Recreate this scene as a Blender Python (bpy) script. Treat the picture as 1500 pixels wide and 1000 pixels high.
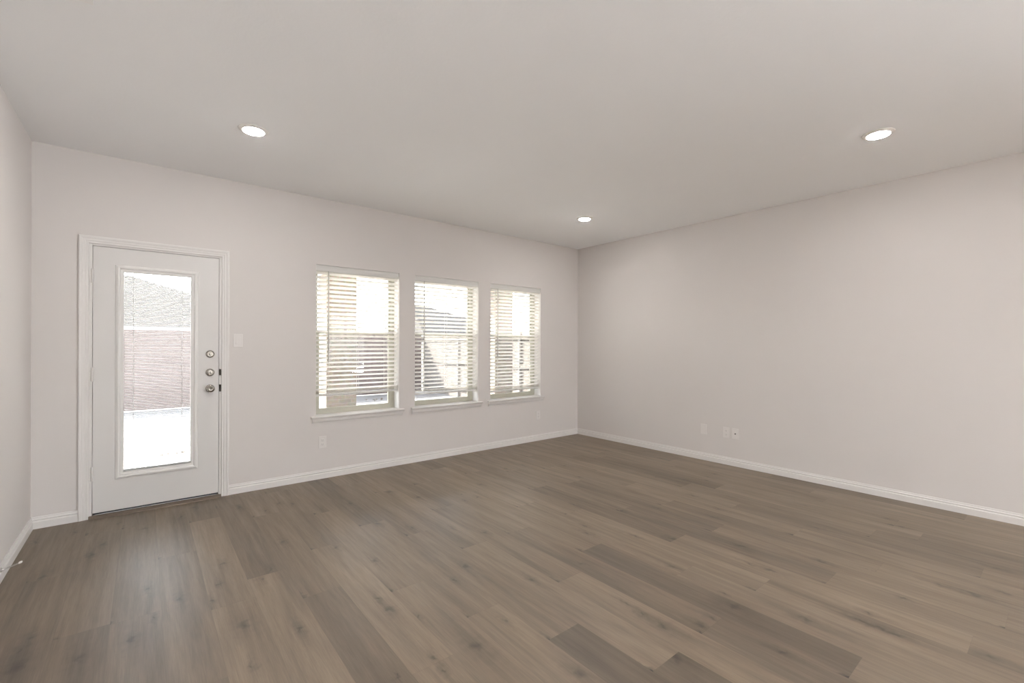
import bpy, bmesh, math, random
from mathutils import Matrix, Vector

S = bpy.context.scene
for o in list(bpy.data.objects):
    bpy.data.objects.remove(o)
COL = S.collection
R = math.radians

# ------------------------------------------------------------------ camera
YAW, ROLL = 0.6818, -0.0033
cam_d = bpy.data.cameras.new('camera')
cam_d.sensor_width = 36.0
cam_d.lens = 36.0 * 663.35 / 1500.0
cam_d.shift_y = 5.48 / 1500.0
cam_d.clip_start = 0.05
cam_d.clip_end = 300
cam = bpy.data.objects.new('camera', cam_d)
COL.objects.link(cam)
F = Vector((math.sin(YAW), math.cos(YAW), 0))
RT = Vector((math.cos(YAW), -math.sin(YAW), 0))
UP = Vector((0, 0, 1))
cX = RT * math.cos(ROLL) - UP * math.sin(ROLL)
cY = RT * math.sin(ROLL) + UP * math.cos(ROLL)
cZ = -F
M = Matrix((cX, cY, cZ)).transposed().to_4x4()
M.translation = Vector((-5.0081, -4.6187, 1.3102))
cam.matrix_world = M
S.camera = cam

# ------------------------------------------------------------------ world, sun, exposure
S.view_settings.view_transform = 'Standard'
S.view_settings.look = 'None'
S.view_settings.gamma = 1.0
S.view_settings.use_curve_mapping = False
S.view_settings.exposure = 0.0
S.cycles.max_bounces = 16
S.cycles.diffuse_bounces = 8
S.cycles.transparent_max_bounces = 32

SKY_STRENGTH = 2.4
SUN_STRENGTH = 56.0
P_FILL_LEVEL, P_FILL_RISING = 15.0, 2650.0
FILL_TINT = (0.975, 0.995, 1.04)
LENS_STRENGTH = 240.0

SUN_DIR = Vector((0.62, -1.0, -1.11)).normalized()      # the way the sunlight travels
w = bpy.data.worlds.new('sky')
S.world = w
w.use_nodes = True
nt = w.node_tree
nt.nodes.clear()
sky = nt.nodes.new('ShaderNodeTexSky')
sky.sky_type = 'NISHITA'
sky.sun_disc = False
sky.sun_elevation = math.asin(-SUN_DIR.z)
sky.sun_rotation = math.atan2(-SUN_DIR.x, -SUN_DIR.y)
sky.dust_density = 2.0
bg = nt.nodes.new('ShaderNodeBackground')
bg.inputs['Strength'].default_value = SKY_STRENGTH
wo = nt.nodes.new('ShaderNodeOutputWorld')
hs = nt.nodes.new('ShaderNodeHueSaturation')
hs.inputs['Saturation'].default_value = .45            # a hazy, nearly white sky
nt.links.new(sky.outputs[0], hs.inputs['Color'])
nt.links.new(hs.outputs[0], bg.inputs[0])
nt.links.new(bg.outputs[0], wo.inputs[0])

sun_d = bpy.data.lights.new('sun', 'SUN')
sun_d.energy = SUN_STRENGTH
sun_d.angle = R(0.6)
sun_d.color = (1.0, 0.96, 0.9)
sun = bpy.data.objects.new('sun', sun_d)
COL.objects.link(sun)
sun.rotation_euler = SUN_DIR.to_track_quat('-Z', 'Y').to_euler()
sun.location = (-12, 20, 20)

W, H = 5.6294, 2.74          # room width (x from -W to 0), ceiling height
REAR = -12.0                 # rear wall of the open room, far behind the camera
GROUND = -0.10
# fill light through an unseen side window added behind the camera: one panel level,
# the other tilted up to brighten the ceiling
ADDED_WIN = (-11.6, -8.2)                   # added opening in the right wall


def fill_panel(name, power, loc, width, height, tilt, turn):
    ld = bpy.data.lights.new(name, 'AREA')
    ld.shape = 'RECTANGLE'
    ld.size, ld.size_y = width, height
    ld.energy = power
    ld.color = FILL_TINT
    lo = bpy.data.objects.new(name, ld)
    COL.objects.link(lo)
    lo.location = loc
    lo.rotation_euler = (R(90 + tilt), 0, R(turn))


fill_panel('added_fill_level', P_FILL_LEVEL, (.10, sum(ADDED_WIN) / 2, 1.4), 3.4, 1.9, 0, 90)
fill_panel('added_fill_rising', P_FILL_RISING, (1.25, sum(ADDED_WIN) / 2, .60), 3.4, 2.2, 55, 90)


# ------------------------------------------------------------------ materials
def mat(name, color=(.8, .8, .8), rough=.5, metal=0.0, spec=.5, bump=None):
    m = bpy.data.materials.new(name)
    m.use_nodes = True
    n = m.node_tree
    b = n.nodes['Principled BSDF']
    b.inputs['Base Color'].default_value = (*color, 1)
    b.inputs['Roughness'].default_value = rough
    b.inputs['Metallic'].default_value = metal
    b.inputs['Specular IOR Level'].default_value = spec
    tc = n.nodes.new('ShaderNodeTexCoord')
    if bump:
        scale, strength, dist = bump
        nz = n.nodes.new('ShaderNodeTexNoise')
        nz.inputs['Scale'].default_value = scale
        nz.inputs['Detail'].default_value = 3
        n.links.new(tc.outputs['Object'], nz.inputs['Vector'])
        bp = n.nodes.new('ShaderNodeBump')
        bp.inputs['Strength'].default_value = strength
        bp.inputs['Distance'].default_value = dist
        n.links.new(nz.outputs['Fac'], bp.inputs['Height'])
        n.links.new(bp.outputs[0], b.inputs['Normal'])
    # a faint tone variation so no surface is a dead flat colour
    v = n.nodes.new('ShaderNodeTexNoise')
    v.inputs['Scale'].default_value = 1.7
    n.links.new(tc.outputs['Object'], v.inputs['Vector'])
    mx = n.nodes.new('ShaderNodeMix')
    mx.data_type = 'RGBA'
    mx.inputs['A'].default_value = (*[c * .985 for c in color], 1)
    mx.inputs['B'].default_value = (*[min(1, c * 1.015) for c in color], 1)
    n.links.new(v.outputs['Fac'], mx.inputs['Factor'])
    n.links.new(mx.outputs['Result'], b.inputs['Base Color'])
    return m


def emis(name, color, strength):
    m = bpy.data.materials.new(name)
    m.use_nodes = True
    n = m.node_tree
    n.nodes.clear()
    e = n.nodes.new('ShaderNodeEmission')
    e.inputs[0].default_value = (*color, 1)
    e.inputs[1].default_value = strength
    o = n.nodes.new('ShaderNodeOutputMaterial')
    n.links.new(e.outputs[0], o.inputs[0])
    return m


def glass_mat(name, tint=(.982, .985, .982), refl=1.0):
    m = bpy.data.materials.new(name)
    m.use_nodes = True
    n = m.node_tree
    n.nodes.clear()
    t = n.nodes.new('ShaderNodeBsdfTransparent')
    t.inputs[0].default_value = (*tint, 1)
    g = n.nodes.new('ShaderNodeBsdfGlossy')
    g.inputs['Roughness'].default_value = .02
    fr = n.nodes.new('ShaderNodeFresnel')
    # thin pane: the same reflectance from either side of each face
    ge = n.nodes.new('ShaderNodeNewGeometry')
    io = n.nodes.new('ShaderNodeMapRange')
    io.inputs[3].default_value = 1.45
    io.inputs[4].default_value = 1 / 1.45
    n.links.new(ge.outputs['Backfacing'], io.inputs[0])
    n.links.new(io.outputs[0], fr.inputs[0])
    mu = n.nodes.new('ShaderNodeMath')
    mu.operation = 'MULTIPLY'
    mu.inputs[1].default_value = refl
    mx = n.nodes.new('ShaderNodeMixShader')
    o = n.nodes.new('ShaderNodeOutputMaterial')
    n.links.new(fr.outputs[0], mu.inputs[0])
    n.links.new(mu.outputs[0], mx.inputs[0])
    n.links.new(t.outputs[0], mx.inputs[1])
    n.links.new(g.outputs[0], mx.inputs[2])
    n.links.new(mx.outputs[0], o.inputs[0])
    return m


def screen_mat():
    m = bpy.data.materials.new('insect_mesh')
    m.use_nodes = True
    n = m.node_tree
    n.nodes.clear()
    t = n.nodes.new('ShaderNodeBsdfTransparent')
    d = n.nodes.new('ShaderNodeBsdfDiffuse')
    d.inputs[0].default_value = (.12, .12, .12, 1)
    mx = n.nodes.new('ShaderNodeMixShader')
    mx.inputs[0].default_value = .28
    o = n.nodes.new('ShaderNodeOutputMaterial')
    n.links.new(t.outputs[0], mx.inputs[1])
    n.links.new(d.outputs[0], mx.inputs[2])
    n.links.new(mx.outputs[0], o.inputs[0])
    return m


def floor_mat():
    m = bpy.data.materials.new('oak_vinyl_planks')
    m.use_nodes = True
    n = m.node_tree
    L = n.links.new
    N = n.nodes.new
    b = n.nodes['Principled BSDF']
    uv = N('ShaderNodeUVMap'); uv.uv_map = 'plank_uv'
    at = N('ShaderNodeAttribute'); at.attribute_name = 'plank'
    sp = N('ShaderNodeSeparateColor'); L(at.outputs['Color'], sp.inputs[0])
    # every plank cut from another piece of wood: shift its pattern
    off = N('ShaderNodeCombineXYZ')
    m1 = N('ShaderNodeMath'); m1.operation = 'MULTIPLY'; m1.inputs[1].default_value = 37.0
    m2 = N('ShaderNodeMath'); m2.operation = 'MULTIPLY'; m2.inputs[1].default_value = 53.0
    L(sp.outputs['Green'], m1.inputs[0]); L(sp.outputs['Blue'], m2.inputs[0])
    L(m1.outputs[0], off.inputs[0]); L(m2.outputs[0], off.inputs[1])
    add = N('ShaderNodeVectorMath'); add.operation = 'ADD'
    L(uv.outputs[0], add.inputs[0]); L(off.outputs[0], add.inputs[1])

    def scaled(sx, sy):
        mp = N('ShaderNodeMapping'); mp.inputs['Scale'].default_value = (sx, sy, 1)
        L(add.outputs[0], mp.inputs['Vector'])
        return mp.outputs[0]

    def noise(vec, scale, detail=4, rough=.55, dist=0.0):
        z = N('ShaderNodeTexNoise')
        z.inputs['Scale'].default_value = scale; z.inputs['Detail'].default_value = detail
        z.inputs['Roughness'].default_value = rough; z.inputs['Distortion'].default_value = dist
        L(vec, z.inputs['Vector'])
        return z.outputs['Fac']

    def rng(x, a0, a1, b0, b1):
        r = N('ShaderNodeMapRange'); r.inputs[1].default_value = a0; r.inputs[2].default_value = a1
        r.inputs[3].default_value = b0; r.inputs[4].default_value = b1
        L(x, r.inputs[0])
        return r.outputs[0]

    def mul(x, y):
        q = N('ShaderNodeMath'); q.operation = 'MULTIPLY'
        L(x, q.inputs[0]); L(y, q.inputs[1])
        return q.outputs[0]

    broad = rng(noise(scaled(7.5, .8), 1.0, 3, .55, .8), .3, .7, .76, 1.20)
    streak = rng(noise(scaled(38, 1.7), 1.0, 5, .6, .4), .3, .7, .88, 1.10)
    fine = rng(noise(scaled(260, 9), 1.0, 3, .6), .3, .7, .88, 1.10)
    # knots: dark elongated eyes with a soft halo, their place in the plank stored with the plank
    wob = N('ShaderNodeTexNoise'); wob.inputs['Scale'].default_value = 22; wob.inputs['Detail'].default_value = 3
    L(add.outputs[0], wob.inputs['Vector'])
    wm = N('ShaderNodeMix'); wm.data_type = 'RGBA'; wm.blend_type = 'LINEAR_LIGHT'; wm.inputs['Factor'].default_value = .035
    L(uv.outputs[0], wm.inputs['A']); L(wob.outputs['Color'], wm.inputs['B'])
    inv = None
    for q in range(4):
        ka = N('ShaderNodeAttribute'); ka.attribute_name = 'knot%d' % q
        ks = N('ShaderNodeSeparateColor'); L(ka.outputs['Color'], ks.inputs[0])
        kc = N('ShaderNodeCombineXYZ'); L(ks.outputs['Red'], kc.inputs[0]); L(ks.outputs['Green'], kc.inputs[1])
        df = N('ShaderNodeVectorMath'); df.operation = 'SUBTRACT'; L(wm.outputs['Result'], df.inputs[0]); L(kc.outputs[0], df.inputs[1])
        # flatten z and stretch along the grain
        sc = N('ShaderNodeVectorMath'); sc.operation = 'MULTIPLY'; L(df.outputs[0], sc.inputs[0]); sc.inputs[1].default_value = (1, .55, 0)
        ln = N('ShaderNodeVectorMath'); ln.operation = 'LENGTH'; L(sc.outputs[0], ln.inputs[0])
        dv = N('ShaderNodeMath'); dv.operation = 'DIVIDE'; L(ln.outputs['Value'], dv.inputs[0]); L(ks.outputs['Blue'], dv.inputs[1])
        sc2 = N('ShaderNodeVectorMath'); sc2.operation = 'MULTIPLY'; L(df.outputs[0], sc2.inputs[0]); sc2.inputs[1].default_value = (1.15, .16, 0)
        ln2 = N('ShaderNodeVectorMath'); ln2.operation = 'LENGTH'; L(sc2.outputs[0], ln2.inputs[0])
        dv2 = N('ShaderNodeMath'); dv2.operation = 'DIVIDE'; L(ln2.outputs['Value'], dv2.inputs[0]); L(ks.outputs['Blue'], dv2.inputs[1])
        term = mul(mul(rng(dv.outputs[0], .12, .65, .58, 1), rng(dv.outputs[0], .3, 2.2, .86, 1)), rng(dv2.outputs[0], .3, 1.6, .84, 1))
        inv = term if inv is None else mul(inv, term)
    # seams
    su = N('ShaderNodeSeparateXYZ'); uv2 = N('ShaderNodeUVMap'); uv2.uv_map = 'edge_uv'; L(uv2.outputs[0], su.inputs[0])
    def edge(x, wdt):
        a = N('ShaderNodeMath'); a.operation = 'PINGPONG'; a.inputs[1].default_value = .5; L(x, a.inputs[0])
        return rng(a.outputs[0], wdt * .4, wdt, .90, 1.0)
    seam = mul(edge(su.outputs[0], .010), edge(su.outputs[1], .0014))
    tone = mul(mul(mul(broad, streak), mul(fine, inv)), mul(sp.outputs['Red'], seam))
    # hue drifts between tan and grey-brown
    hue = N('ShaderNodeMix'); hue.data_type = 'RGBA'
    hue.inputs['A'].default_value = (.202, .150, .101, 1)
    hue.inputs['B'].default_value = (.190, .148, .106, 1)
    L(noise(scaled(6, .9), 1.0, 2), hue.inputs['Factor'])
    cm = N('ShaderNodeVectorMath'); cm.operation = 'SCALE'
    L(hue.outputs['Result'], cm.inputs[0]); L(tone, cm.inputs['Scale'])
    L(cm.outputs[0], b.inputs['Base Color'])
    L(rng(streak, .88, 1.10, .48, .40), b.inputs['Roughness'])
    b.inputs['Specular IOR Level'].default_value = .72
    bp = N('ShaderNodeBump'); bp.inputs['Strength'].default_value = .12; bp.inputs['Distance'].default_value = .002
    L(mul(fine, seam), bp.inputs['Height']); L(bp.outputs[0], b.inputs['Normal'])
    return m


def brick_mat():
    m = bpy.data.materials.new('tan_brick')
    m.use_nodes = True
    n = m.node_tree
    b = n.nodes['Principled BSDF']
    tc = n.nodes.new('ShaderNodeTexCoord')
    ge = n.nodes.new('ShaderNodeNewGeometry')
    sp = n.nodes.new('ShaderNodeSeparateXYZ'); n.links.new(tc.outputs['Object'], sp.inputs[0])
    ad = n.nodes.new('ShaderNodeMath'); ad.operation = 'ADD'
    n.links.new(sp.outputs[0], ad.inputs[0]); n.links.new(sp.outputs[1], ad.inputs[1])
    cb = n.nodes.new('ShaderNodeCombineXYZ')
    n.links.new(ad.outputs[0], cb.inputs[0]); n.links.new(sp.outputs[2], cb.inputs[1])
    br = n.nodes.new('ShaderNodeTexBrick')
    br.inputs['Scale'].default_value = 1.0
    br.inputs['Brick Width'].default_value = .2
    br.inputs['Row Height'].default_value = .066
    br.inputs['Mortar Size'].default_value = .006
    br.inputs['Color1'].default_value = (.29, .235, .178, 1)
    br.inputs['Color2'].default_value = (.20, .17, .135, 1)
    br.inputs['Mortar'].default_value = (.33, .305, .265, 1)
    n.links.new(cb.outputs[0], br.inputs['Vector'])
    nz = n.nodes.new('ShaderNodeTexNoise'); nz.inputs['Scale'].default_value = 26
    n.links.new(tc.outputs['Object'], nz.inputs['Vector'])
    mx = n.nodes.new('ShaderNodeMix'); mx.data_type = 'RGBA'; mx.blend_type = 'OVERLAY'; mx.inputs['Factor'].default_value = .4
    n.links.new(br.outputs['Color'], mx.inputs['A']); n.links.new(nz.outputs['Color'], mx.inputs['B'])
    n.links.new(mx.outputs['Result'], b.inputs['Base Color'])
    b.inputs['Roughness'].default_value = .9
    bp = n.nodes.new('ShaderNodeBump'); bp.inputs['Strength'].default_value = .5; bp.inputs['Distance'].default_value = .006
    n.links.new(br.outputs['Fac'], bp.inputs['Height']); bp.invert = True
    n.links.new(bp.outputs[0], b.inputs['Normal'])
    return m


def grain_mat(name, c1, c2, sx, sy, sz, rough=.85):
    m = bpy.data.materials.new(name)
    m.use_nodes = True
    n = m.node_tree
    b = n.nodes['Principled BSDF']
    tc = n.nodes.new('ShaderNodeTexCoord')
    mp = n.nodes.new('ShaderNodeMapping'); mp.inputs['Scale'].default_value = (sx, sy, sz)
    n.links.new(tc.outputs['Object'], mp.inputs[0])
    nz = n.nodes.new('ShaderNodeTexNoise'); nz.inputs['Scale'].default_value = 1; nz.inputs['Detail'].default_value = 5
    n.links.new(mp.outputs[0], nz.inputs['Vector'])
    cr = n.nodes.new('ShaderNodeMix'); cr.data_type = 'RGBA'
    cr.inputs['A'].default_value = (*c1, 1); cr.inputs['B'].default_value = (*c2, 1)
    n.links.new(nz.outputs['Fac'], cr.inputs['Factor'])
    n.links.new(cr.outputs['Result'], b.inputs['Base Color'])
    b.inputs['Roughness'].default_value = rough
    b.inputs['Specular IOR Level'].default_value = .5 if rough < .6 else .03
    return m


WALL = mat('greige_wall_paint', (.655, .626, .606), .85, spec=.25, bump=(180, .10, .002))
CEIL = mat('ceiling_paint', (.87, .875, .88), .9, spec=.2, bump=(60, .18, .003))
TRIM = mat('white_trim_paint', (.71, .692, .675), .42, spec=.45)
DOORP = mat('white_door_paint', (.66, .648, .632), .40, spec=.45)
LITE = mat('white_lite_frame', (.74, .73, .71), .45)
RETURN = mat('white_return_paint', (.78, .77, .75), .8, spec=.25)
VINYL = mat('almond_vinyl', (.50, .49, .41), .4)
RAIL = mat('white_blind_rail', (.65, .642, .62), .45)
CORD = mat('blind_cord', (.75, .74, .72), .8)
WAND = mat('clear_grey_plastic', (.42, .41, .38), .3)
def slat_mat(name, color, trans):
    """Thin white plastic: mostly reflects, lets a little light through."""
    m = mat(name, color, .45)
    n = m.node_tree
    b = n.nodes['Principled BSDF']
    t = n.nodes.new('ShaderNodeBsdfTranslucent')
    t.inputs[0].default_value = (*color, 1)
    mx = n.nodes.new('ShaderNodeMixShader')
    mx.inputs[0].default_value = trans
    n.links.new(b.outputs[0], mx.inputs[1])
    n.links.new(t.outputs[0], mx.inputs[2])
    n.links.new(mx.outputs[0], n.nodes['Material Output'].inputs[0])
    return m


BLIND = slat_mat('white_faux_wood', (.95, .94, .92), .68)
MINI = slat_mat('white_mini_slat', (.60, .60, .60), .06)
PLATE = mat('white_plastic_plate', (.705, .68, .66), .35)
SLOT = mat('grey_slot', (.30, .285, .27), .7)
DARK = mat('black_gap', (.03, .028, .026), .8)
NICKEL = mat('satin_nickel', (.40, .38, .345), .27, metal=1.0)
BRONZE = mat('dark_metal', (.09, .08, .07), .45, metal=.7)
SPRING = mat('spring_steel', (.55, .54, .52), .3, metal=1.0)
RUBBER = mat('white_rubber', (.8, .78, .74), .6)
VENTP = mat('white_register', (.86, .85, .84), .5)
LENS = emis('led_lens', (1.0, .965, .94), LENS_STRENGTH)
RINGP = mat('white_light_trim', (.80, .78, .75), .45)
GLASS = glass_mat('window_glass')
SCREEN = screen_mat()
FLOORM = floor_mat()
THRESH = grain_mat('brown_threshold', (.135, .105, .078), (.18, .14, .105), 3, 60, 60, .5)
BRICK = brick_mat()
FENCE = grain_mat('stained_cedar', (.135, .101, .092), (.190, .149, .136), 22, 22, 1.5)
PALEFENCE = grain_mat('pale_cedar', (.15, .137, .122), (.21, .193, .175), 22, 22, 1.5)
STEEL = mat('galvanised_steel', (.35, .35, .34), .5, metal=.6)
SHINGLE = grain_mat('grey_shingle', (.030, .029, .028), (.048, .0465, .0445), 7, 7, 40, .97)
SIDING = mat('pale_siding', (.62, .58, .53), .8)
FASCIA = mat('white_fascia', (.78, .77, .75), .6)
CONC = grain_mat('pale_concrete', (.22, .215, .208), (.28, .274, .265), 3, 3, 3)
DIRT = grain_mat('pale_dry_ground', (.20, .195, .182), (.26, .253, .24), 2.2, 2.2, 2.2)
CLOD = mat('dark_soil', (.16, .13, .10), .95)
BARK = mat('grey_bark', (.34, .29, .25), .9)
SOFFIT = mat('white_soffit', (.78, .77, .74), .7)


# ------------------------------------------------------------------ mesh helpers
class MB:
    """Collects shapes, then links them as ONE mesh object."""

    def __init__(self):
        self.bm = bmesh.new()

    def box(self, x0, x1, y0, y1, z0, z1, bevel=0.0, seg=2):
        r = bmesh.ops.create_cube(self.bm, size=1.0)
        vs = r['verts']
        bmesh.ops.scale(self.bm, vec=(x1 - x0, y1 - y0, z1 - z0), verts=vs)
        bmesh.ops.translate(self.bm, vec=((x0 + x1) / 2, (y0 + y1) / 2, (z0 + z1) / 2), verts=vs)
        if bevel > 0:
            es = list({e for v in vs for e in v.link_edges})
            bmesh.ops.bevel(self.bm, geom=es, offset=bevel, segments=seg, affect='EDGES', profile=.6)
        return self

    def poly(self, pts):
        vs = [self.bm.verts.new(p) for p in pts]
        self.bm.faces.new(vs)
        return self

    def rings(self, rings, closed_ring=True, loop=False, caps=False):
        vr = [[self.bm.verts.new(p) for p in ring] for ring in rings]
        k = len(vr)
        n = len(vr[0])
        for i in range(k if loop else k - 1):
            a, b = vr[i], vr[(i + 1) % k]
            for j in range(n if closed_ring else n - 1):
                jj = (j + 1) % n
                self.bm.faces.new((a[j], a[jj], b[jj], b[j]))
        if caps and closed_ring:
            self.bm.faces.new(vr[0][::-1])
            self.bm.faces.new(vr[-1])
        return self

    def prism(self, prof, axis, a, b):
        """Extrude a closed profile [(p,q)...] along axis 'x' (p=y,q=z), 'y' (p=x,q=z) or 'z' (p=x,q=y)."""
        def P(t, p, q):
            return {'x': (t, p, q), 'y': (p, t, q), 'z': (p, q, t)}[axis]
        self.rings([[P(a, p, q) for p, q in prof], [P(b, p, q) for p, q in prof]], caps=True)
        return self

    def lathe(self, prof, c, axis='z', seg=32):
        """prof [(radius, height)...] about an axis through c; height runs along +axis ('-y' flips)."""
        rings = []
        for r, h in prof:
            ring = []
            for i in range(seg):
                t = 2 * math.pi * i / seg
                u, v = max(r, 1e-5) * math.cos(t), max(r, 1e-5) * math.sin(t)
                if axis == 'z':
                    p = (c[0] + u, c[1] + v, c[2] + h)
                elif axis == '-z':
                    p = (c[0] + u, c[1] + v, c[2] - h)
                elif axis == '-y':
                    p = (c[0] + u, c[1] - h, c[2] + v)
                elif axis == 'y':
                    p = (c[0] + u, c[1] + h, c[2] + v)
                else:
                    p = (c[0] + h, c[1] + u, c[2] + v)
                ring.append(p)
            rings.append(ring)
        self.rings(rings, caps=True)
        return self

    def tube(self, pts, r0, r1=None, seg=8):
        r1 = r0 if r1 is None else r1
        pts = [Vector(p) for p in pts]
        rings = []
        for i, p in enumerate(pts):
            d = (pts[min(i + 1, len(pts) - 1)] - pts[max(i - 1, 0)]).normalized()
            s = Vector((0, 0, 1)) if abs(d.z) < .9 else Vector((1, 0, 0))
            u = d.cross(s).normalized()
            v = d.cross(u).normalized()
            rr = r0 + (r1 - r0) * i / max(1, len(pts) - 1)
            rings.append([p + (u * math.cos(2 * math.pi * k / seg) + v * math.sin(2 * math.pi * k / seg)) * rr for k in range(seg)])
        self.rings(rings, caps=True)
        return self

    def frame(self, x0, x1, z0, z1, prof, y, closed=True):
        """Mitred moulding round a rectangle in an xz plane; prof [(outward, toward the room)...]."""
        rings = []
        for u, v in prof:
            if closed:
                rings.append([(x0 - u, y - v, z0 - u), (x0 - u, y - v, z1 + u), (x1 + u, y - v, z1 + u), (x1 + u, y - v, z0 - u)])
            else:
                rings.append([(x0 - u, y - v, z0), (x0 - u, y - v, z1 + u), (x1 + u, y - v, z1 + u), (x1 + u, y - v, z0)])
        vr = [[self.bm.verts.new(p) for p in ring] for ring in rings]
        k, n = len(vr), 4
        for i in range(k):
            a, b = vr[i], vr[(i + 1) % k]
            for j in range(n if closed else n - 1):
                self.bm.faces.new((a[j], a[(j + 1) % n], b[(j + 1) % n], b[j]))
        if not closed:
            self.bm.faces.new([vr[i][0] for i in range(k)])
            self.bm.faces.new([vr[i][3] for i in range(k)][::-1])
        return self

    def panel(self, xs, zs, holes, y0, y1, flip=None):
        """A slab in xz with rectangular holes. flip 'yz' builds it in the yz plane (x0..x1 thickness)."""
        xs, zs = sorted(set(xs)), sorted(set(zs))

        def solid(i, j):
            if i < 0 or j < 0 or i >= len(xs) - 1 or j >= len(zs) - 1:
                return False
            cx, cz = (xs[i] + xs[i + 1]) / 2, (zs[j] + zs[j + 1]) / 2
            return not any(h[0] < cx < h[1] and h[2] < cz < h[3] for h in holes)

        def P(x, y, z):
            return (y, x, z) if flip == 'yz' else ((x, z, y) if flip == 'xy' else (x, y, z))
        vc = {}

        def V(i, j, y):
            if (i, j, y) not in vc:
                vc[(i, j, y)] = self.bm.verts.new(P(xs[i], y, zs[j]))
            return vc[(i, j, y)]
        for i in range(len(xs) - 1):
            for j in range(len(zs) - 1):
                if not solid(i, j):
                    continue
                for y in (y0, y1):
                    self.bm.faces.new((V(i, j, y), V(i + 1, j, y), V(i + 1, j + 1, y), V(i, j + 1, y)))
                for (di, dj, e) in ((-1, 0, ((i, j), (i, j + 1))), (1, 0, ((i + 1, j), (i + 1, j + 1))),
                                    (0, -1, ((i, j), (i + 1, j))), (0, 1, ((i, j + 1), (i + 1, j + 1)))):
                    if not solid(i + di, j + dj):
                        (p, q), (r, s) = e
                        self.bm.faces.new((V(p, q, y0), V(r, s, y0), V(r, s, y1), V(p, q, y1)))
        return self

    def build(self, name, material, parent=None, smooth=False, loc=None):
        bmesh.ops.recalc_face_normals(self.bm, faces=self.bm.faces)
        me = bpy.data.meshes.new(name)
        if loc is not None:
            bmesh.ops.translate(self.bm, vec=[-c for c in loc], verts=self.bm.verts)
        self.bm.to_mesh(me)
        self.bm.free()
        me.materials.append(material)
        if smooth:
            for p in me.polygons:
                p.use_smooth = True
            try:
                me.set_sharp_from_angle(angle=R(35))
            except Exception:
                pass
        o = bpy.data.objects.new(name, me)
        COL.objects.link(o)
        if loc is not None:
            o.location = loc
        if parent is not None:
            attach(o, parent)
        return o


def attach(o, parent):
    o.parent = parent
    if parent.parent is None:
        o.location = Vector(o.location) - Vector(parent.location)
    else:
        o.location = Vector(o.location) - Vector(parent.location) - Vector(parent.parent.location)


def tag(o, label=None, cat=None, group=None, kind=None):
    for k, v in (('label', label), ('category', cat), ('group', group), ('kind', kind)):
        if v:
            o[k] = v
    return o


def empty(name, loc, label=None, cat=None, group=None, kind=None):
    o = bpy.data.objects.new(name, None)
    o.empty_display_size = .05
    COL.objects.link(o)
    o.location = loc
    return tag(o, label, cat, group, kind)


def copy_tree(o, parent=None):
    c = o.copy()
    COL.objects.link(c)
    if parent is not None:
        c.parent = parent
    for ch in list(o.children):
        copy_tree(ch, c)
    return c


# ------------------------------------------------------------------ room shell
WT = .19                                   # back wall thickness
WIN = [(-3.715, -2.845), (-2.660, -1.795), (-1.610, -.748)]
WZ0, WZ1 = .590, 2.095
DX0, DX1, DZ1 = -5.335, -4.487, 2.072      # rough door opening

# floor: planks laid along y, 190 mm wide, 1.405 m long
PW, PL, X0 = .1902, 1.405, -4.939
phase = {-1: -1.80, 0: -1.125, 1: -.55, 2: -1.735, 3: -2.127, 4: -1.57, 5: -.95, 6: -1.39, 7: -3.161, 8: -2.16,
         9: -2.839, 10: -3.565, 11: -2.665, 12: -1.80, 13: -.75, 14: -2.94, 15: -3.77, 16: -3.026, 17: -1.1, 18: -.6,
         19: -1.49, 20: -2.345, 21: -2.568, 22: -1.0, 23: -.5, 24: -1.75, 25: -4.117}
TONE = {(0, -1.13): 1.06, (0, -1.9): .88, (1, -1.0): 1.04, (1, -2.2): 1.04, (2, -1.0): .86, (2, -2.2): 1.05, (3, -1.5): .92,
        (3, -2.6): .85, (4, -.9): .95, (4, -2.2): 1.10, (4, -3.3): 1.05, (6, -.7): .78, (6, -2.0): 1.0, (6, -3.2): 1.06,
        (5, -.5): .98, (5, -1.5): 1.0, (5, -2.6): 1.06, (7, -2.4): .97, (7, -3.5): .72, (8, -1.2): 1.0, (8, -2.8): 1.06, (8, -3.9): .84,
        (9, -.9): .92, (9, -2.1): .96, (9, -3.2): 1.04, (10, -1.5): .98, (10, -2.8): .88, (10, -4.0): .82, (11, -2.0): 1.0,
        (11, -3.3): .78, (12, -1.2): 1.06, (12, -2.5): 1.03, (12, -3.8): 1.0, (13, -1.4): 1.05, (13, -2.8): 1.06, (14, -2.2): .84,
        (14, -3.6): 1.08, (15, -3.0): .83, (15, -4.2): .96, (15, -1.7): .95, (16, -2.4): .84, (16, -3.6): 1.0, (17, -1.9): 1.0,
        (17, -3.2): .94, (18, -1.5): .92, (18, -2.9): 1.0, (19, -1.0): 1.02, (19, -2.2): 1.06, (19, -3.5): .88, (20, -1.5): .84,
        (20, -3.0): .96, (21, -2.0): .84, (21, -3.2): .98, (21, -4.4): .88, (22, -1.5): 1.0, (22, -3.0): .94, (23, -2.5): .96,
        (24, -2.5): .95, (25, -3.5): .86, (25, -4.6): .96}
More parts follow.
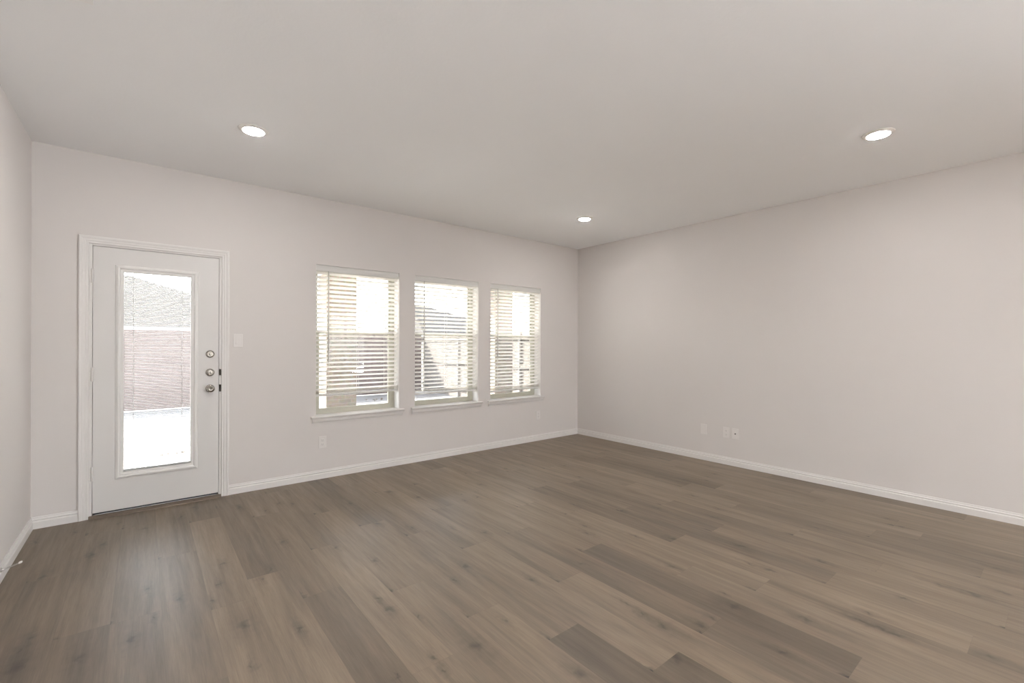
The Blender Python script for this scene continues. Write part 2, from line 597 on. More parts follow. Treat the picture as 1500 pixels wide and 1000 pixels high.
KNOTS = [(-5.45, -0.98, 0.028), (-5.27, -0.79, 0.018), (-5.42, -1.80, 0.020), (-5.41, -1.93, 0.050), (-5.40, -1.70, 0.012), (-5.22, -2.02, 0.030), (-5.05, -2.00, 0.024), (-4.99, -1.51, 0.016), (-4.86, -1.73, 0.022), (-4.97, -1.86, 0.012), (-4.64, -1.43, 0.020), (-4.69, -1.69, 0.010), (-4.74, -1.85, 0.016), (-4.64, -2.19, 0.045), (-4.44, -1.69, 0.025), (-4.50, -1.78, 0.018), (-4.66, -2.52, 0.012), (-4.45, -2.39, 0.020), (-3.92, -1.96, 0.020), (-4.07, -2.37, 0.012), (-4.06, -2.49, 0.030), (-3.98, -2.64, 0.014), (-3.53, -2.36, 0.020), (-3.66, -2.46, 0.016), (-3.67, -2.93, 0.016), (-3.88, -2.99, 0.040), (-4.06, -2.94, 0.016), (-4.07, -3.03, 0.016), (-3.32, -2.73, 0.018), (-3.12, -3.30, 0.012), (-3.12, -3.42, 0.034), (-3.65, -3.39, 0.036), (-3.27, -3.57, 0.042), (-2.98, -3.53, 0.028), (-2.57, -3.14, 0.024), (-2.96, -2.77, 0.012), (-3.10, -3.20, 0.012), (-2.16, -3.52, 0.028), (-2.17, -3.40, 0.012), (-2.70, -3.56, 0.040), (-2.63, -3.47, 0.012), (-2.54, -3.82, 0.030), (-2.88, -3.54, 0.022), (-2.88, -3.85, 0.020), (-2.35, -4.12, 0.034), (-2.35, -3.99, 0.018), (-2.34, -4.06, 0.016), (-2.24, -4.00, 0.018), (-1.60, -4.17, 0.016), (-1.59, -4.30, 0.034), (-1.94, -4.07, 0.014), (-1.09, -4.35, 0.022), (-1.45, -4.40, 0.026), (-2.22, -4.41, 0.022), (-4.41, -0.40, 0.024), (-4.27, -0.63, 0.020), (-4.14, -0.51, 0.020), (-4.06, -0.59, 0.024), (-4.29, -1.33, 0.022), (-4.79, -0.37, 0.024), (-3.68, -0.87, 0.026), (-4.04, -1.63, 0.014), (-4.69, -0.19, 0.018), (-3.30, -0.80, 0.034), (-3.18, -1.08, 0.022), (-2.91, -1.40, 0.018), (-3.52, -1.65, 0.018), (-3.68, -1.43, 0.022), (-3.15, -2.05, 0.022), (-3.29, -1.85, 0.012), (-3.01, -0.75, 0.020), (-2.52, -2.40, 0.024), (-2.60, -2.49, 0.020), (-2.38, -2.73, 0.020), (-2.22, -2.92, 0.030), (-1.79, -2.52, 0.016), (-2.06, -2.37, 0.018), (-2.26, -2.05, 0.018), (-1.45, -1.15, 0.024), (-1.64, -1.53, 0.020), (-2.03, -0.84, 0.020), (-1.62, -2.90, 0.018), (-1.42, -2.84, 0.020), (-1.97, -3.27, 0.030), (-0.62, -2.34, 0.020), (-1.27, -2.54, 0.020), (-1.24, -3.47, 0.026), (-0.62, -3.75, 0.022), (-0.73, -3.85, 0.020), (-1.80, -3.67, 0.024), (-0.78, -3.23, 0.016), (-5.15, -0.24, 0.008), (-5.22, -0.63, 0.020), (-5.26, -0.81, 0.018), (-5.00, -0.47, 0.022), (-5.38, -0.26, 0.018), (-5.57, -0.31, 0.020)]
rnd = random.Random(11)
verts, faces, tones, uvs, euvs, pknots = [], [], [], [], [], []
for k in range(-5, 27):
    xa, xb = X0 + k * PW, X0 + (k + 1) * PW
    xa_c, xb_c = max(xa, -W - .05), min(xb, .05)
    if xb_c <= xa_c:
        continue
    ph = phase.get(k, rnd.uniform(-1.4, 0))
    y = ph + math.ceil((.06 - ph) / PL) * PL
    while y > REAR - .2:
        ya, yb = y - PL, y
        t = None
        for (kk, ty), v in TONE.items():
            if kk == k and ya < ty < yb:
                t = v
        if t is None:
            t = rnd.choice((.86, .92, .96, 1.0, 1.0, 1.04))
        if k < 0:  # far-left rows darker: corner shade put into the plank tone
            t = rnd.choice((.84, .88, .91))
        y1c, y0c = min(yb, .06), max(ya, REAR - .2)
        if y1c > y0c:
            i = len(verts)
            verts += [(xa_c, y0c, 0), (xb_c, y0c, 0), (xb_c, y1c, 0), (xa_c, y1c, 0)]
            faces.append((i, i + 1, i + 2, i + 3))
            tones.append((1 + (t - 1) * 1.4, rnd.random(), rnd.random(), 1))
            q = [((vx - xa), (vy - ya)) for vx, vy, _ in verts[i:i + 4]]
            uvs.append(q)
            euvs.append([(a / PW, b / PL) for a, b in q])
            mine = [(kx - xa, ky - ya, ks) for kx, ky, ks in KNOTS if xa <= kx < xb and ya <= ky < yb][:4]
            while not mine:
                mine.append((rnd.uniform(.03, .16), rnd.uniform(.1, 1.3), rnd.choice((.008, .012, .016))))
            while len(mine) < 4:
                mine.append((-9.0, -9.0, .01))
            pknots.append(mine)
        y -= PL
me = bpy.data.meshes.new('floor')
me.from_pydata(verts, [], faces)
l1 = me.uv_layers.new(name='plank_uv')
l2 = me.uv_layers.new(name='edge_uv')
ca = me.color_attributes.new('plank', 'FLOAT_COLOR', 'CORNER')
for q in range(4):
    me.color_attributes.new('knot%d' % q, 'FLOAT_COLOR', 'CORNER')
l1, l2, ca = me.uv_layers['plank_uv'], me.uv_layers['edge_uv'], me.color_attributes['plank']
kas = [me.color_attributes['knot%d' % q] for q in range(4)]
for p in me.polygons:
    for j, li in enumerate(p.loop_indices):
        l1.data[li].uv = uvs[p.index][j]
        l2.data[li].uv = euvs[p.index][j]
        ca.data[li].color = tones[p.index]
        for q in range(4):
            kas[q].data[li].color = (*pknots[p.index][q], 1)
me.materials.append(FLOORM)
fl = bpy.data.objects.new('floor', me)
COL.objects.link(fl)
tag(fl, kind='structure')

tag(MB().box(-W - .2, .2, REAR - .2, .16, H, H + .12).build('ceiling', CEIL), kind='structure')

holes = [(a, b, WZ0, WZ1) for a, b in WIN] + [(DX0, DX1, -.2, DZ1)]
xs = [-W, 0.0] + [v for h in holes for v in h[:2]]
zs = [-.2, 0, H] + [v for h in holes for v in h[2:]]
bw = MB().panel(xs, zs, holes, 0.0, WT).build('wall_back', WALL)
tag(bw, kind='structure')
tag(MB().panel([REAR - .2, WT, *ADDED_WIN], [-.2, .4, 2.4, H], [(*ADDED_WIN, .4, 2.4)], 0, .15, flip='yz').build('wall_right', WALL), kind='structure')
tag(MB().box(-W - .15, -W, REAR - .15, WT, -.2, H).build('wall_left', WALL), kind='structure')
tag(MB().box(-W - .15, .15, REAR - .15, REAR, -.2, H).build('wall_rear', WALL), kind='structure')

# added window behind the camera, made for the fill light: frame, mullion and pane
sw = MB()
for (ya, yb, za, zb) in ((ADDED_WIN[0], ADDED_WIN[1], .40, .46), (ADDED_WIN[0], ADDED_WIN[1], 2.34, 2.40), (ADDED_WIN[0], ADDED_WIN[0] + .06, .46, 2.34),
                         (ADDED_WIN[1] - .06, ADDED_WIN[1], .46, 2.34), (sum(ADDED_WIN) / 2 - .03, sum(ADDED_WIN) / 2 + .03, .46, 2.34)):
    sw.box(.03, .08, ya, yb, za, zb)
w4 = tag(sw.build('window_4', TRIM), kind='structure')
MB().box(.05, .054, ADDED_WIN[0] + .05, ADDED_WIN[1] - .05, .45, 2.35).build('glass_pane', GLASS, w4)

# baseboards: stepped profile, 83 mm
BP = [(0, 0), (.0145, 0), (.0145, .046), (.0125, .050), (.0070, .054), (.0070, .057), (.0105, .061), (.0105, .066), (.0065, .071), (.0050, .083), (0, .083)]
CAS0, CAS1 = -5.387, -4.435               # casing outer edges
tag(MB().prism([(-a, z) for a, z in BP], 'x', CAS1, 0).build('baseboard_back', TRIM), kind='structure')
tag(MB().prism([(-a, z) for a, z in BP], 'x', -W, CAS0).build('baseboard_back', TRIM), kind='structure')
tag(MB().prism([(-a, z) for a, z in BP], 'y', REAR, 0).build('baseboard_right', TRIM), kind='structure')
tag(MB().prism([(-W + a, z) for a, z in BP], 'y', REAR, 0).build('baseboard_left', TRIM), kind='structure')

# ------------------------------------------------------------------ patio door
# casing (trim_1) with its profile mitred at the top corners
CP = [(0, 0), (0, .009), (.004, .011), (.016, .011), (.019, .0135), (.034, .0145), (.038, .017), (.050, .018), (.056, .015), (.056, 0)]
cas = MB().frame(-5.331, -4.491, 0, 2.062, CP, 0.0, closed=False).build('trim_1', TRIM)
tag(cas, kind='structure')
# threshold (trim_2): low sloped strip in floor brown
th = MB().prism([(-.040, .0), (-.037, .005), (-.010, .014), (.0, .018), (.16, .018), (.16, 0)], 'x', -5.329, -4.493).build('trim_2', THRESH)
tag(th, kind='structure')

door = empty('door_1', (-4.911, 0, 0), 'white patio door with a full glass lite and enclosed mini blinds', 'door', kind='structure')
SX0, SX1, SZ0, SZ1 = -5.309, -4.511, .036, 2.046
GX0, GX1, GZ0, GZ1 = -5.132, -4.7075, .320, 1.868
MB().frame(-5.312, -4.508, .019, 2.050, [(0, -.002), (.023, -.002), (.023, -.158), (0, -.158)], 0.0, closed=False).build('door_jamb', TRIM, door)
MB().frame(-5.300, -4.520, .019, 2.038, [(0, -.052), (.012, -.052), (.012, -.066), (0, -.066)], 0.0, closed=False).build('door_stop_strip', BRONZE, door)
slab = MB().panel([SX0, SX1, GX0, GX1], [SZ0, SZ1, GZ0, GZ1], [(GX0, GX1, GZ0, GZ1)], .002, .047).build('door_panel', DOORP, door)
LP = [(0, -.008), (.004, .002), (.020, .003), (.023, .011), (.030, .014), (.037, .013), (.041, .009), (.047, .007), (.050, 0), (.050, -.004), (0, -.02)]
MB().frame(GX0, GX1, GZ0, GZ1, LP, .002).build('glass_frame', LITE, slab)
MB().box(GX0 - .004, GX1 + .004, .0135, .0165, GZ0 - .004, GZ1 + .004).build('glass_pane', GLASS, slab)
MB().box(GX0 - .004, GX1 + .004, .0345, .0375, GZ0 - .004, GZ1 + .004).build('glass_pane', GLASS, slab)
mb = MB()
z = GZ0 + .022
while z < GZ1 - .02:
    # one narrow slat, nearly level, room edge a little raised
    yc, hw, tl = .0255, .0064, R(24)
    dy, dz = hw * math.cos(tl), hw * math.sin(tl)
    mb.rings([[(GX0 + .003, yc - dy, z + dz), (GX0 + .003, yc, z + .0009), (GX0 + .003, yc + dy, z - dz), (GX0 + .003, yc, z + .0004)],
              [(GX1 - .003, yc - dy, z + dz), (GX1 - .003, yc, z + .0009), (GX1 - .003, yc + dy, z - dz), (GX1 - .003, yc, z + .0004)]], caps=True)
    z += .0127
ms = mb.build('mini_blind_slats', MINI, slab)
mb = MB()
for x in (-5.075, -4.765):
    mb.box(x - .0016, x + .0016, .0175, .0190, GZ0, GZ1)
mb.build('mini_blind_cords', MINI, slab)
MB().box(GX0, GX1, .018, .033, GZ0, GZ0 + .014, .002).build('mini_blind_bottom_rail', MINI, slab)
MB().box(-4.688, -4.676, -.016, -.003, 1.630, 1.690, .003).build('blind_slider', LITE, slab)
MB().box(-5.306, -4.514, .004, .044, .024, .037, .003).build('door_sweep', DARK, slab)
for zc in (1.82, 1.08, .333):
    hb = MB().lathe([(0, 0), (.0062, 0), (.0062, .003), (.0068, .004), (.0068, .103), (.0062, .104), (.0062, .107), (0, .107)], (-5.3115, -.0065, zc - .053), 'z', 16)
    hb.box(-5.330, -5.3115, -.0015, .0015, zc - .051, zc + .051)
    hb.build('hinge', TRIM, door, smooth=True)


def deadbolt(zc, slotted):
    c = (-4.573, 0.002, zc)
    prof = [(.0, 0), (.0315, 0), (.0320, .004), (.0300, .010), (.0245, .015), (.0225, .0155), (.0215, .0140), (0, .0140)]
    d = MB().lathe(prof, c, '-y', 40).build('deadbolt', NICKEL, slab, smooth=True)
    if slotted:
        q = MB().lathe([(0, .014), (.019, .014), (.0195, .018), (.017, .020), (0, .0205)], c, '-y', 32)
        q.build('lock_face', NICKEL, slab, smooth=True)
        MB().box(c[0] - .0025, c[0] + .0025, -.0215, -.017, zc - .009, zc + .009).build('keyhole', DARK, slab)
        for a in (60, 180, 300):
            MB().lathe([(0, .0195), (.0028, .0195), (.0028, .0215), (0, .0215)], (c[0] + .011 * math.cos(R(a)), .002, zc + .011 * math.sin(R(a))), '-y', 10).build('screw', BRONZE, slab)
    else:
        MB().lathe([(0, .014), (.0105, .014), (.0105, .021), (.008, .023), (0, .0235)], c, '-y', 24).box(c[0] - .0035, c[0] + .0035, -.033, -.018, zc - .013, zc + .013, .0025).build('thumb_turn', NICKEL, slab, smooth=True)
    return d


deadbolt(1.227, False)
deadbolt(1.070, True)
ck = (-4.573, .002, .934)
MB().lathe([(0, 0), (.033, 0), (.0335, .003), (.031, .008), (.020, .011), (.013, .014), (.0115, .024), (.014, .030), (.022, .034),
            (.0285, .042), (.0305, .050), (.029, .058), (.024, .063), (.0165, .0655), (.0150, .0645), (0, .0640)], ck, '-y', 40).build('door_knob', NICKEL, slab, smooth=True)
MB().lathe([(0, .064), (.006, .064), (.006, .066), (0, .066)], ck, '-y', 16).build('knob_button', BRONZE, slab)
for zc, hh in ((1.070, .026), (.934, .030)):
    MB().prism([(-4.5085 + .0, -.001), (-4.5085, zc * 0 + .004), (-4.499, .004), (-4.494, -.010), (-4.498, -.0115), (-4.503, -.007)], 'z', zc - hh, zc + hh).build('strike_plate', BRONZE, door)

# ------------------------------------------------------------------ windows
for n, (a, b) in enumerate(WIN):
    wn = empty('window_%d' % (n + 1), ((a + b) / 2, 0, WZ0),
               ['white-silled window nearest the patio door', 'middle window of the three in the back wall', 'window nearest the far right corner'][n], 'window', kind='structure')
    z0 = .600
    fp = [(0, 0), (.035, 0), (.035, .06), (0, .06)]
    MB().frame(a + .035, b - .035, z0 + .035, WZ1 - .035, fp, .188).build('window_frame', VINYL, wn)
    zm = 1.435
    # fixed upper sash set back, lower sash nearer the room
    up = MB().frame(a + .060, b - .060, zm + .015, WZ1 - .060, [(0, 0), (.026, 0), (.026, .022), (0, .022)], .180).build('upper_sash', VINYL, wn)
    MB().box(a + .055, b - .055, .166, .170, zm + .01, WZ1 - .055).build('glass_pane', GLASS, up)
    lo_ = MB().frame(a + .069, b - .069, z0 + .068, zm - .015, [(0, 0), (.036, 0), (.036, .024), (0, .024)], .156).build('lower_sash', VINYL, wn)
    MB().box(a + .065, b - .065, .142, .146, z0 + .062, zm - .01).build('glass_pane', GLASS, lo_)
    MB().box((a + b) / 2 - .03, (a + b) / 2 + .03, .118, .134, zm + .006, zm + .024, .004).build('sash_lock', VINYL, lo_)
    MB().box(a + .040, b - .040, .1825, .1835, z0 + .04, zm).build('insect_screen', SCREEN, wn)
    # stool with rounded nose and apron
    st = MB()
    nose = [(-.034, .597), (-.0385, .601), (-.0385, .608), (-.034, .612), (.0, .613), (.0, .590), (-.012, .588), (-.030, .588)]
    st.prism(nose, 'x', a - .046, b + .048)
    st.box(a + .001, b - .001, -.001, .127, .5905, .613)
    st.build('window_sill', TRIM, wn)
    MB().prism([(0, .588), (-.016, .588), (-.0175, .580), (-.0175, .566), (-.014, .556), (-.008, .549), (-.006, .538), (0, .538)], 'x', a - .034, b + .036).build('window_apron', TRIM, wn)
    # painted returns of the opening
    MB().box(a, a + .0025, .0015, .127, .614, WZ1).box(b - .0025, b, .0015, .127, .614, WZ1).box(a, b, .0015, .127, WZ1 - .0025, WZ1).build('window_return', RETURN, wn)

# ------------------------------------------------------------------ blinds (hang in the openings)
BLAB = ['white slat blind in the window nearest the patio door', 'white slat blind in the middle window of the back wall',
        'white slat blind in the window nearest the far right corner']
BOT = [.800, .748, .705]
BOTR = [.806, .742, .716]
BY = .052                                  # depth of the blind in the opening
for n, (a, b) in enumerate(WIN):
    bl = empty('window_blind', ((a + b) / 2, .035, 2.05), BLAB[n], 'blind', 'slat blinds in the back wall windows')
    x0, x1 = a + .008, b - .008
    MB().box(x0 + .006, x1 - .006, .028, .076, 2.040, 2.089).build('head_rail', RAIL, bl)
    MB().prism([(.016, 2.030), (.012, 2.036), (.014, 2.050), (.012, 2.066), (.014, 2.088), (.018, 2.0935), (.024, 2.0935), (.024, 2.030)], 'x', x0 - .004, x1 + .004).build('valance', RAIL, bl)
    pitch, hw, tl = .0443, .0250, R(25)
    zb = BOT[n]
    m = MB()

    def slat(z, t, drop=0.0):
        c, s = math.cos(t), math.sin(t)
        r0, r1 = [], []
        for u, v in ((-hw, .0), (-hw * .5, .0024), (0, .0032), (hw * .5, .0024), (hw, .0), (hw * .5, -.0004), (0, .0004), (-hw * .5, -.0004)):
            y, zz = BY + u * c + v * s, z - u * s + v * c
            r0.append((x0, y, zz)); r1.append((x1, y, zz + drop))
        m.rings([r0, r1], caps=True)
    z = 2.018
    while z > zb + .062:
        slat(z, tl)
        z -= pitch
    d = BOTR[n] - BOT[n]
    for q in range(4):
        slat(zb + .030 + .0068 * q, R(3), d)
    m.build('slats', BLIND, bl, smooth=True)
    m = MB()
    br = [(.028, 0), (.076, 0), (.078, .003), (.078, .017), (.076, .020), (.028, .020), (.026, .017), (.026, .003)]
    m.rings([[(x0, y, zb + zz) for y, zz in br], [(x1, y, zb + d + zz) for y, zz in br]], caps=True)
    m.build('bottom_rail', RAIL, bl)
    for fr in (.145, .495, .845):
        xx = x0 + fr * (x1 - x0)
        m = MB()
        for yy in (.0265, .0775):
            m.box(xx - .0011, xx + .0011, yy - .0008, yy + .0008, zb + .018, 2.04)
        m.build('ladder_cord', CORD, bl)
    xw = a + .119
    wd = MB().tube([(xw, .006, 2.036), (xw, .004, 1.6), (xw, .003, 1.138)], .0042, .0046, 8)
    wd.build('tilt_wand', WAND, bl, smooth=True)

# ------------------------------------------------------------------ wall plates
def plate_on(name, c, wall, label, cat, w2=.036, h2=.0585, group=None):
    """wall 'back' faces -y, 'right' faces -x. Returns root and a box maker in plate coordinates."""
    root = empty(name, c, label, cat, group)

    def place(m, u0, u1, d0, d1, v0, v1, bev=0):
        if wall == 'back':
            m.box(c[0] + u0, c[0] + u1, -d1, -d0, c[2] + v0, c[2] + v1, bev)
        else:
            m.box(-d1, -d0, c[1] - u1, c[1] - u0, c[2] + v0, c[2] + v1, bev)
        return m
    place(MB(), -w2, w2, 0, .0055, -h2, h2, .0022).build('cover_plate', PLATE, root)
    return root, place


r, P_ = plate_on('light_switch', (-4.368, 0, 1.343), 'back', 'white rocker light switch beside the patio door', 'light switch')
P_(MB(), -.0185, .0185, .005, .0072, -.035, .035, .0008).build('switch_frame', PLATE, r)
m = MB()
cx, cz = -4.368, 1.343
m.prism([(-.0072, cz - .033), (-.0115, cz - .033), (-.0085, cz), (-.0072, cz + .033)], 'x', cx - .0165, cx + .0165)
m.build('rocker', PLATE, r)


def outlet(c, wall, label):
    r, P = plate_on('wall_outlet', c, wall, label, 'outlet', group='electrical outlets low on the walls')
    for s in (-1, 1):
        f = P(MB(), -.0165, .0165, .005, .0078, s * .0205 - .0135, s * .0205 + .0135, .0015).build('receptacle', PLATE, r)
        m = MB()
        for u in (-.0065, .0065):
            P(m, u - .0012, u + .0012, .0076, .0082, s * .0205 - .0015, s * .0205 + .0075)
        P(m, -.0022, .0022, .0076, .0082, s * .0205 - .0095, s * .0205 - .0055)
        m.build('slots', SLOT, f)
    P(MB(), -.0022, .0022, .0054, .0066, -.0022, .0022).build('screw', PLATE, r)


outlet((-3.650, 0, .354), 'back', 'electrical outlet under the window nearest the patio door')
outlet((-.793, 0, .350), 'back', 'electrical outlet under the window nearest the corner')
outlet((0, -2.223, .352), 'right', 'electrical outlet on the right wall beside the cable jack')
r, P_ = plate_on('blank_plate', (0, -1.962, .352), 'right', 'plain blank wall plate on the right wall, nearest the corner', 'wall plate')
for v in (-.042, .042):
    P_(MB(), -.002, .002, .0052, .0064, v - .002, v + .002).build('screw', PLATE, r)
r, P_ = plate_on('cable_jack', (0, -2.322, .352), 'right', 'wall plate with a single dark cable socket on the right wall', 'cable jack')
m = MB()
m.rings([[(-.005 - h, -2.322 + rr * math.cos(2 * math.pi * k / 12), .352 + rr * math.sin(2 * math.pi * k / 12)) for k in range(12)]
         for rr, h in ((.0075, 0), (.0075, .003), (.005, .003), (.005, .010), (.0005, .010))], caps=True)
m.build('coax_socket', BRONZE, r)

# ------------------------------------------------------------------ door stop on the left baseboard
ds = empty('door_stop', (-W + .014, -.93, .070), 'spring door stop with white tip sticking out of the left baseboard', 'door stop')
m = MB()
m.rings([[(-W + .013 + h, -.93 + rr * math.cos(2 * math.pi * k / 20), .070 + rr * math.sin(2 * math.pi * k / 20)) for k in range(20)]
         for rr, h in ((.012, 0), (.012, .003), (.008, .006), (.0055, .014))], caps=True)
m.build('base', SPRING, ds, smooth=True)
pts = []
for i in range(0, 14 * 12 + 1):
    t = i / (14 * 12)
    an = 2 * math.pi * 14 * t
    xx = -W + .022 + .060 * t
    rr = .0046 - .0012 * t
    zc = .070 + .018 * t
    pts.append((xx, -.93 + rr * math.cos(an), zc + rr * math.sin(an)))
MB().tube(pts, .0012, seg=5).build('spring', SPRING, ds, smooth=True)
m = MB()
m.rings([[(-W + .080 + h, -.93 + rr * math.cos(2 * math.pi * k / 20), .0885 + h * .3 + rr * math.sin(2 * math.pi * k / 20)) for k in range(20)]
         for rr, h in ((.0045, 0), (.0062, .001), (.0066, .006), (.006, .012), (.0035, .0145), (.0005, .0148))], caps=True)
m.build('tip', RUBBER, ds, smooth=True)

# ------------------------------------------------------------------ ceiling fixtures
def can_light(x, y, label):
    root = empty('recessed_light', (x, y, H), label, 'ceiling light', 'recessed ceiling lights')
    MB().lathe([(.0600, .010), (.0640, .0112), (.0680, .0115), (.0780, .009), (.0880, .004), (.0895, .0), (.0600, .0)], (x, y, H), '-z', 48).build('trim_ring', RINGP, root, smooth=True)
    MB().lathe([(0, .0145), (.055, .0142), (.0628, .0128), (.0630, .0118), (.0625, .0105), (0, .0105)], (x, y, H), '-z', 48).build('lens', LENS, root)
    return root


can_light(-4.447, -1.185, 'lit round recessed light near the patio door end of the ceiling')
can_light(-1.180, -3.803, 'lit round recessed light nearest the right wall, at right of the ceiling')
can_light(-1.163, -1.170, 'lit round recessed light nearest the far right corner, the smallest looking')
# the rest of the grid over the room behind the camera
for i, (x, y) in enumerate(((-4.447, -3.803), (-4.447, -6.4), (-1.18, -6.4))):
    can_light(x, y, ['lit round recessed light overhead, just in front of the camera', 'lit round recessed light behind the camera on the left',
                     'lit round recessed light behind the camera on the right'][i])

vt = empty('ceiling_vent', (-5.36, -2.20, H), 'white square air register on the ceiling, cut off by the top edge', 'air vent')
m = MB()
vx0, vx1, vy0, vy1 = -5.540, -5.178, -2.390, -2.030
m.panel([vx0, vx1, vx0 + .03, vx1 - .03], [vy0, vy1, vy0 + .03, vy1 - .03], [(vx0 + .03, vx1 - .03, vy0 + .03, vy1 - .03)], H - .009, H, flip='xy')
m.build('register_frame', VENTP, vt)
m = MB()
yy = vy0 + .042
while yy < vy1 - .035:
    m.prism([(yy - .009, H - .004), (yy + .007, H - .014), (yy + .009, H - .012), (yy - .007, H - .002)], 'x', vx0 + .028, vx1 - .028)
    yy += .024
m.build('louvres', VENTP, vt)
MB().box(vx0 + .03, vx1 - .03, vy0 + .03, vy1 - .03, H - .0012, H - .0002).build('duct', DARK, vt)

# ------------------------------------------------------------------ outside: patio and yard
tag(MB().box(-60, 60, WT + .02, 80, GROUND - .3, GROUND - .02).build('yard_ground', DIRT), kind='structure')
tag(MB().box(-5.9, 1.3, WT + .01, 3.4, GROUND - .02, GROUND).build('patio_slab', CONC), kind='structure')
pr = empty('patio_roof', (-2.3, 1.7, 2.55), kind='structure')
MB().box(-6.2, 1.5, WT + .01, 3.5, 2.72, 2.80).build('soffit', SOFFIT, pr)
MB().box(-6.2, 1.5, 2.85, 3.20, 2.52, 2.72).build('beam', FASCIA, pr)
MB().box(-6.2, 1.5, 3.5, 3.53, 2.60, 2.84).build('fascia', FASCIA, pr)

for (x0, x1, lab) in ((-2.77, -2.29, 'square tan brick patio column outside the window nearest the door'),
                      (.56, 1.03, 'square tan brick patio column outside the window nearest the corner')):
    c = empty('brick_column', ((x0 + x1) / 2, 3.02, GROUND), lab, 'column', 'brick columns holding the patio roof')
    MB().box(x0, x1, 2.80, 3.26, GROUND, 2.44).build('shaft', BRICK, c, loc=(x0, 2.80, GROUND))
    MB().box(x0 - .03, x1 + .03, 2.77, 3.29, 2.44, 2.52, .008).build('capital', FASCIA, c)

GY = GROUND - .02
def fence(name, p0, p1, label, inner, FENCE, ztop=1.62):
    """Board fence from p0 to p1 (horizontal or along y); `inner` is the direction of its rail side."""
    root = empty(name, ((p0[0] + p1[0]) / 2, (p0[1] + p1[1]) / 2, GY), label, 'fence')
    along_x = abs(p1[0] - p0[0]) > abs(p1[1] - p0[1])
    L = abs(p1[0] - p0[0]) if along_x else abs(p1[1] - p0[1])
    s0 = min(p0[0], p1[0]) if along_x else min(p0[1], p1[1])
    fixed = p0[1] if along_x else p0[0]
    m = MB()
    rg = random.Random(5)
    k = 0
    while k * .143 < L:
        a, b = s0 + k * .143, min(s0 + k * .143 + .1427, s0 + L)
        zt = ztop + rg.uniform(-.006, .006)
        t = .008 + rg.uniform(-.0015, .0015)
        if along_x:
            m.box(a, b, fixed - t, fixed + t, GY + .02, zt)
        else:
            m.box(fixed - t, fixed + t, a, b, GY + .02, zt)
        k += 1
    m.build('boards', FENCE, root)
    for zr in (.10, .80, 1.44):
        m = MB()
        q0, q1 = (.008, .046) if inner > 0 else (-.046, -.008)
        if along_x:
            m.box(s0, s0 + L, fixed + q0, fixed + q1, zr, zr + .085)
        else:
            m.box(fixed + q0, fixed + q1, s0, s0 + L, zr, zr + .085)
        m.build('rail', FENCE, root)
    return root, along_x, fixed, s0, L


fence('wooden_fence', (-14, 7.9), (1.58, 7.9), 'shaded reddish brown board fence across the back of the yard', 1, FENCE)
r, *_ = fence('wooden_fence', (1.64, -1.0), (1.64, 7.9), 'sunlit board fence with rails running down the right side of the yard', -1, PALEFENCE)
for yp in (5.85, 3.25, .6):
    MB().tube([(1.60, yp, GY), (1.60, yp, 1.60)], .024, seg=12).build('post', STEEL, r, smooth=True)


def hip_house(corner, eave, ridge, depth, length, pitch, label):
    """House whose front right eave corner is `corner`; the hip roof rises to a ridge running in x."""
    cx_, cy_ = corner
    root = empty('neighbor_house', (cx_ - length / 2, cy_ + depth / 2, GY), label, 'house', 'neighboring houses beyond the fences')
    xa, xb, ya, yb = cx_ - length, cx_, cy_, cy_ + depth
    MB().box(xa + .5, xb - .5, ya + .5, yb - .5, GY, eave + .05).build('walls', SIDING, root)
    h = depth / 2 * pitch
    m = MB()
    A, B, C, D = (xa, ya, eave), (xb, ya, eave), (xb, yb, eave), (xa, yb, eave)
    ra, rb = ridge or (xa + depth / 2, xb - depth / 2)
    E_, G_ = (ra, ya + depth / 2, eave + h), (rb, ya + depth / 2, eave + h)
    vs = [m.bm.verts.new(p) for p in (A, B, C, D, E_, G_)]
    for f in ((0, 1, 5, 4), (1, 2, 5), (2, 3, 4, 5), (3, 0, 4), (3, 2, 1, 0)):
        m.bm.faces.new([vs[i] for i in f])
    m.build('roof', SHINGLE, root)
    m = MB()
    for (p, q, r_, s) in ((xa, xb, ya - .03, ya), (xa, xb, yb, yb + .03)):
        m.box(p, q, r_, s, eave - .20, eave + .01)
    for (p, q) in ((xa - .03, xa), (xb, xb + .03)):
        m.box(p, q, ya - .03, yb + .03, eave - .20, eave + .01)
    m.build('fascia', FASCIA, root)
    return root


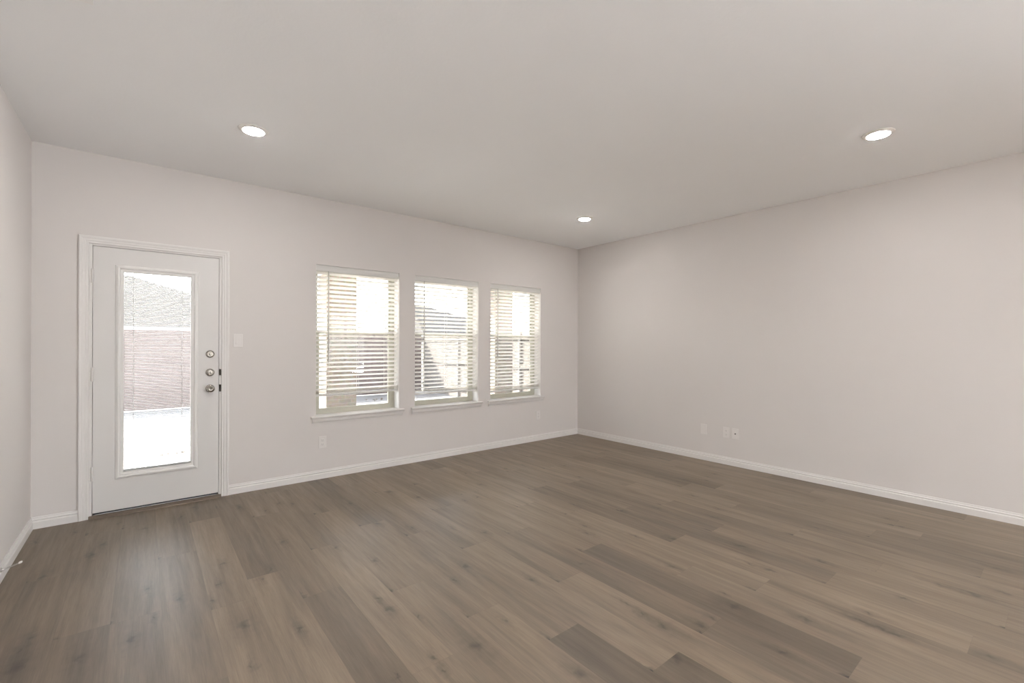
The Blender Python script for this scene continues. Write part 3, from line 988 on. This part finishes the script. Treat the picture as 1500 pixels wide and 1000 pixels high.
hip_house((.2, 14.0), 1.86, None, 11.5, 20, .395, 'house with a grey hip roof behind the fence, seen through the door')
hip_house((21.0, 24.0), 2.0, (11.0, 12.4), 7.0, 10.7, .67, 'house with a pale grey roof far behind, seen through the middle window')

# bare tree beyond the back fence, its twigs showing in the first window
tr = empty('bare_tree', (2.3, 11.5, GY), 'leafless thin tree beyond the fence, twigs in the window nearest the door', 'tree')
MB().tube([(2.4, 11.5, GY), (2.38, 11.5, .8), (2.35, 11.52, 1.7)], .05, .03, 8).build('trunk', BARK, tr, smooth=True)
rg = random.Random(3)
m = MB()
for i in range(13):
    a = rg.uniform(0, 2 * math.pi)
    z0 = rg.uniform(1.2, 1.7)
    ln = rg.uniform(.5, 1.0)
    p = Vector((2.36, 11.5, z0))
    pts = [p]
    d = Vector((math.cos(a) * .6, math.sin(a) * .4, 1)).normalized()
    for s in range(4):
        d = (d + Vector((rg.uniform(-.25, .25), rg.uniform(-.2, .2), rg.uniform(-.1, .2)))).normalized()
        p = p + d * ln / 4
        pts.append(p)
    m.tube(pts, .022, .008, 5)
m.build('branches', BARK, tr, smooth=True)

# clods of soil lying on the pale ground
def clod(x, y, z, s, label, seed, group):
    rg = random.Random(seed)
    bm = bmesh.new()
    bmesh.ops.create_icosphere(bm, subdivisions=2, radius=s)
    for v in bm.verts:
        v.co *= rg.uniform(.75, 1.2)
        v.co.z = max(v.co.z * .7, -s * .35)
    m = MB()
    m.bm.free()
    m.bm = bm
    bmesh.ops.translate(bm, vec=(x, y, z + s * .35), verts=bm.verts)
    o = m.build('soil_clod', CLOD, loc=(x, y, z), smooth=True)
    tag(o, label, 'clod', group)


for i, (x, y, s) in enumerate(((-4.84, 2.63, .020), (-4.77, 2.66, .012), (-4.68, 2.64, .014), (-4.62, 2.66, .020), (-4.86, 2.16, .014))):
    clod(x, y, GROUND, s, 'small dark soil clod on the pale patio outside the glass door', i, 'soil clods on the patio')
for i in range(12):
    clod(-.55 + i * .085, 6.7 + rnd.uniform(-.3, .3), GY, rnd.uniform(.022, .033), 'dark soil clod by the back fence, seen under the blind nearest the door', 20 + i, 'soil clods by the back fence')
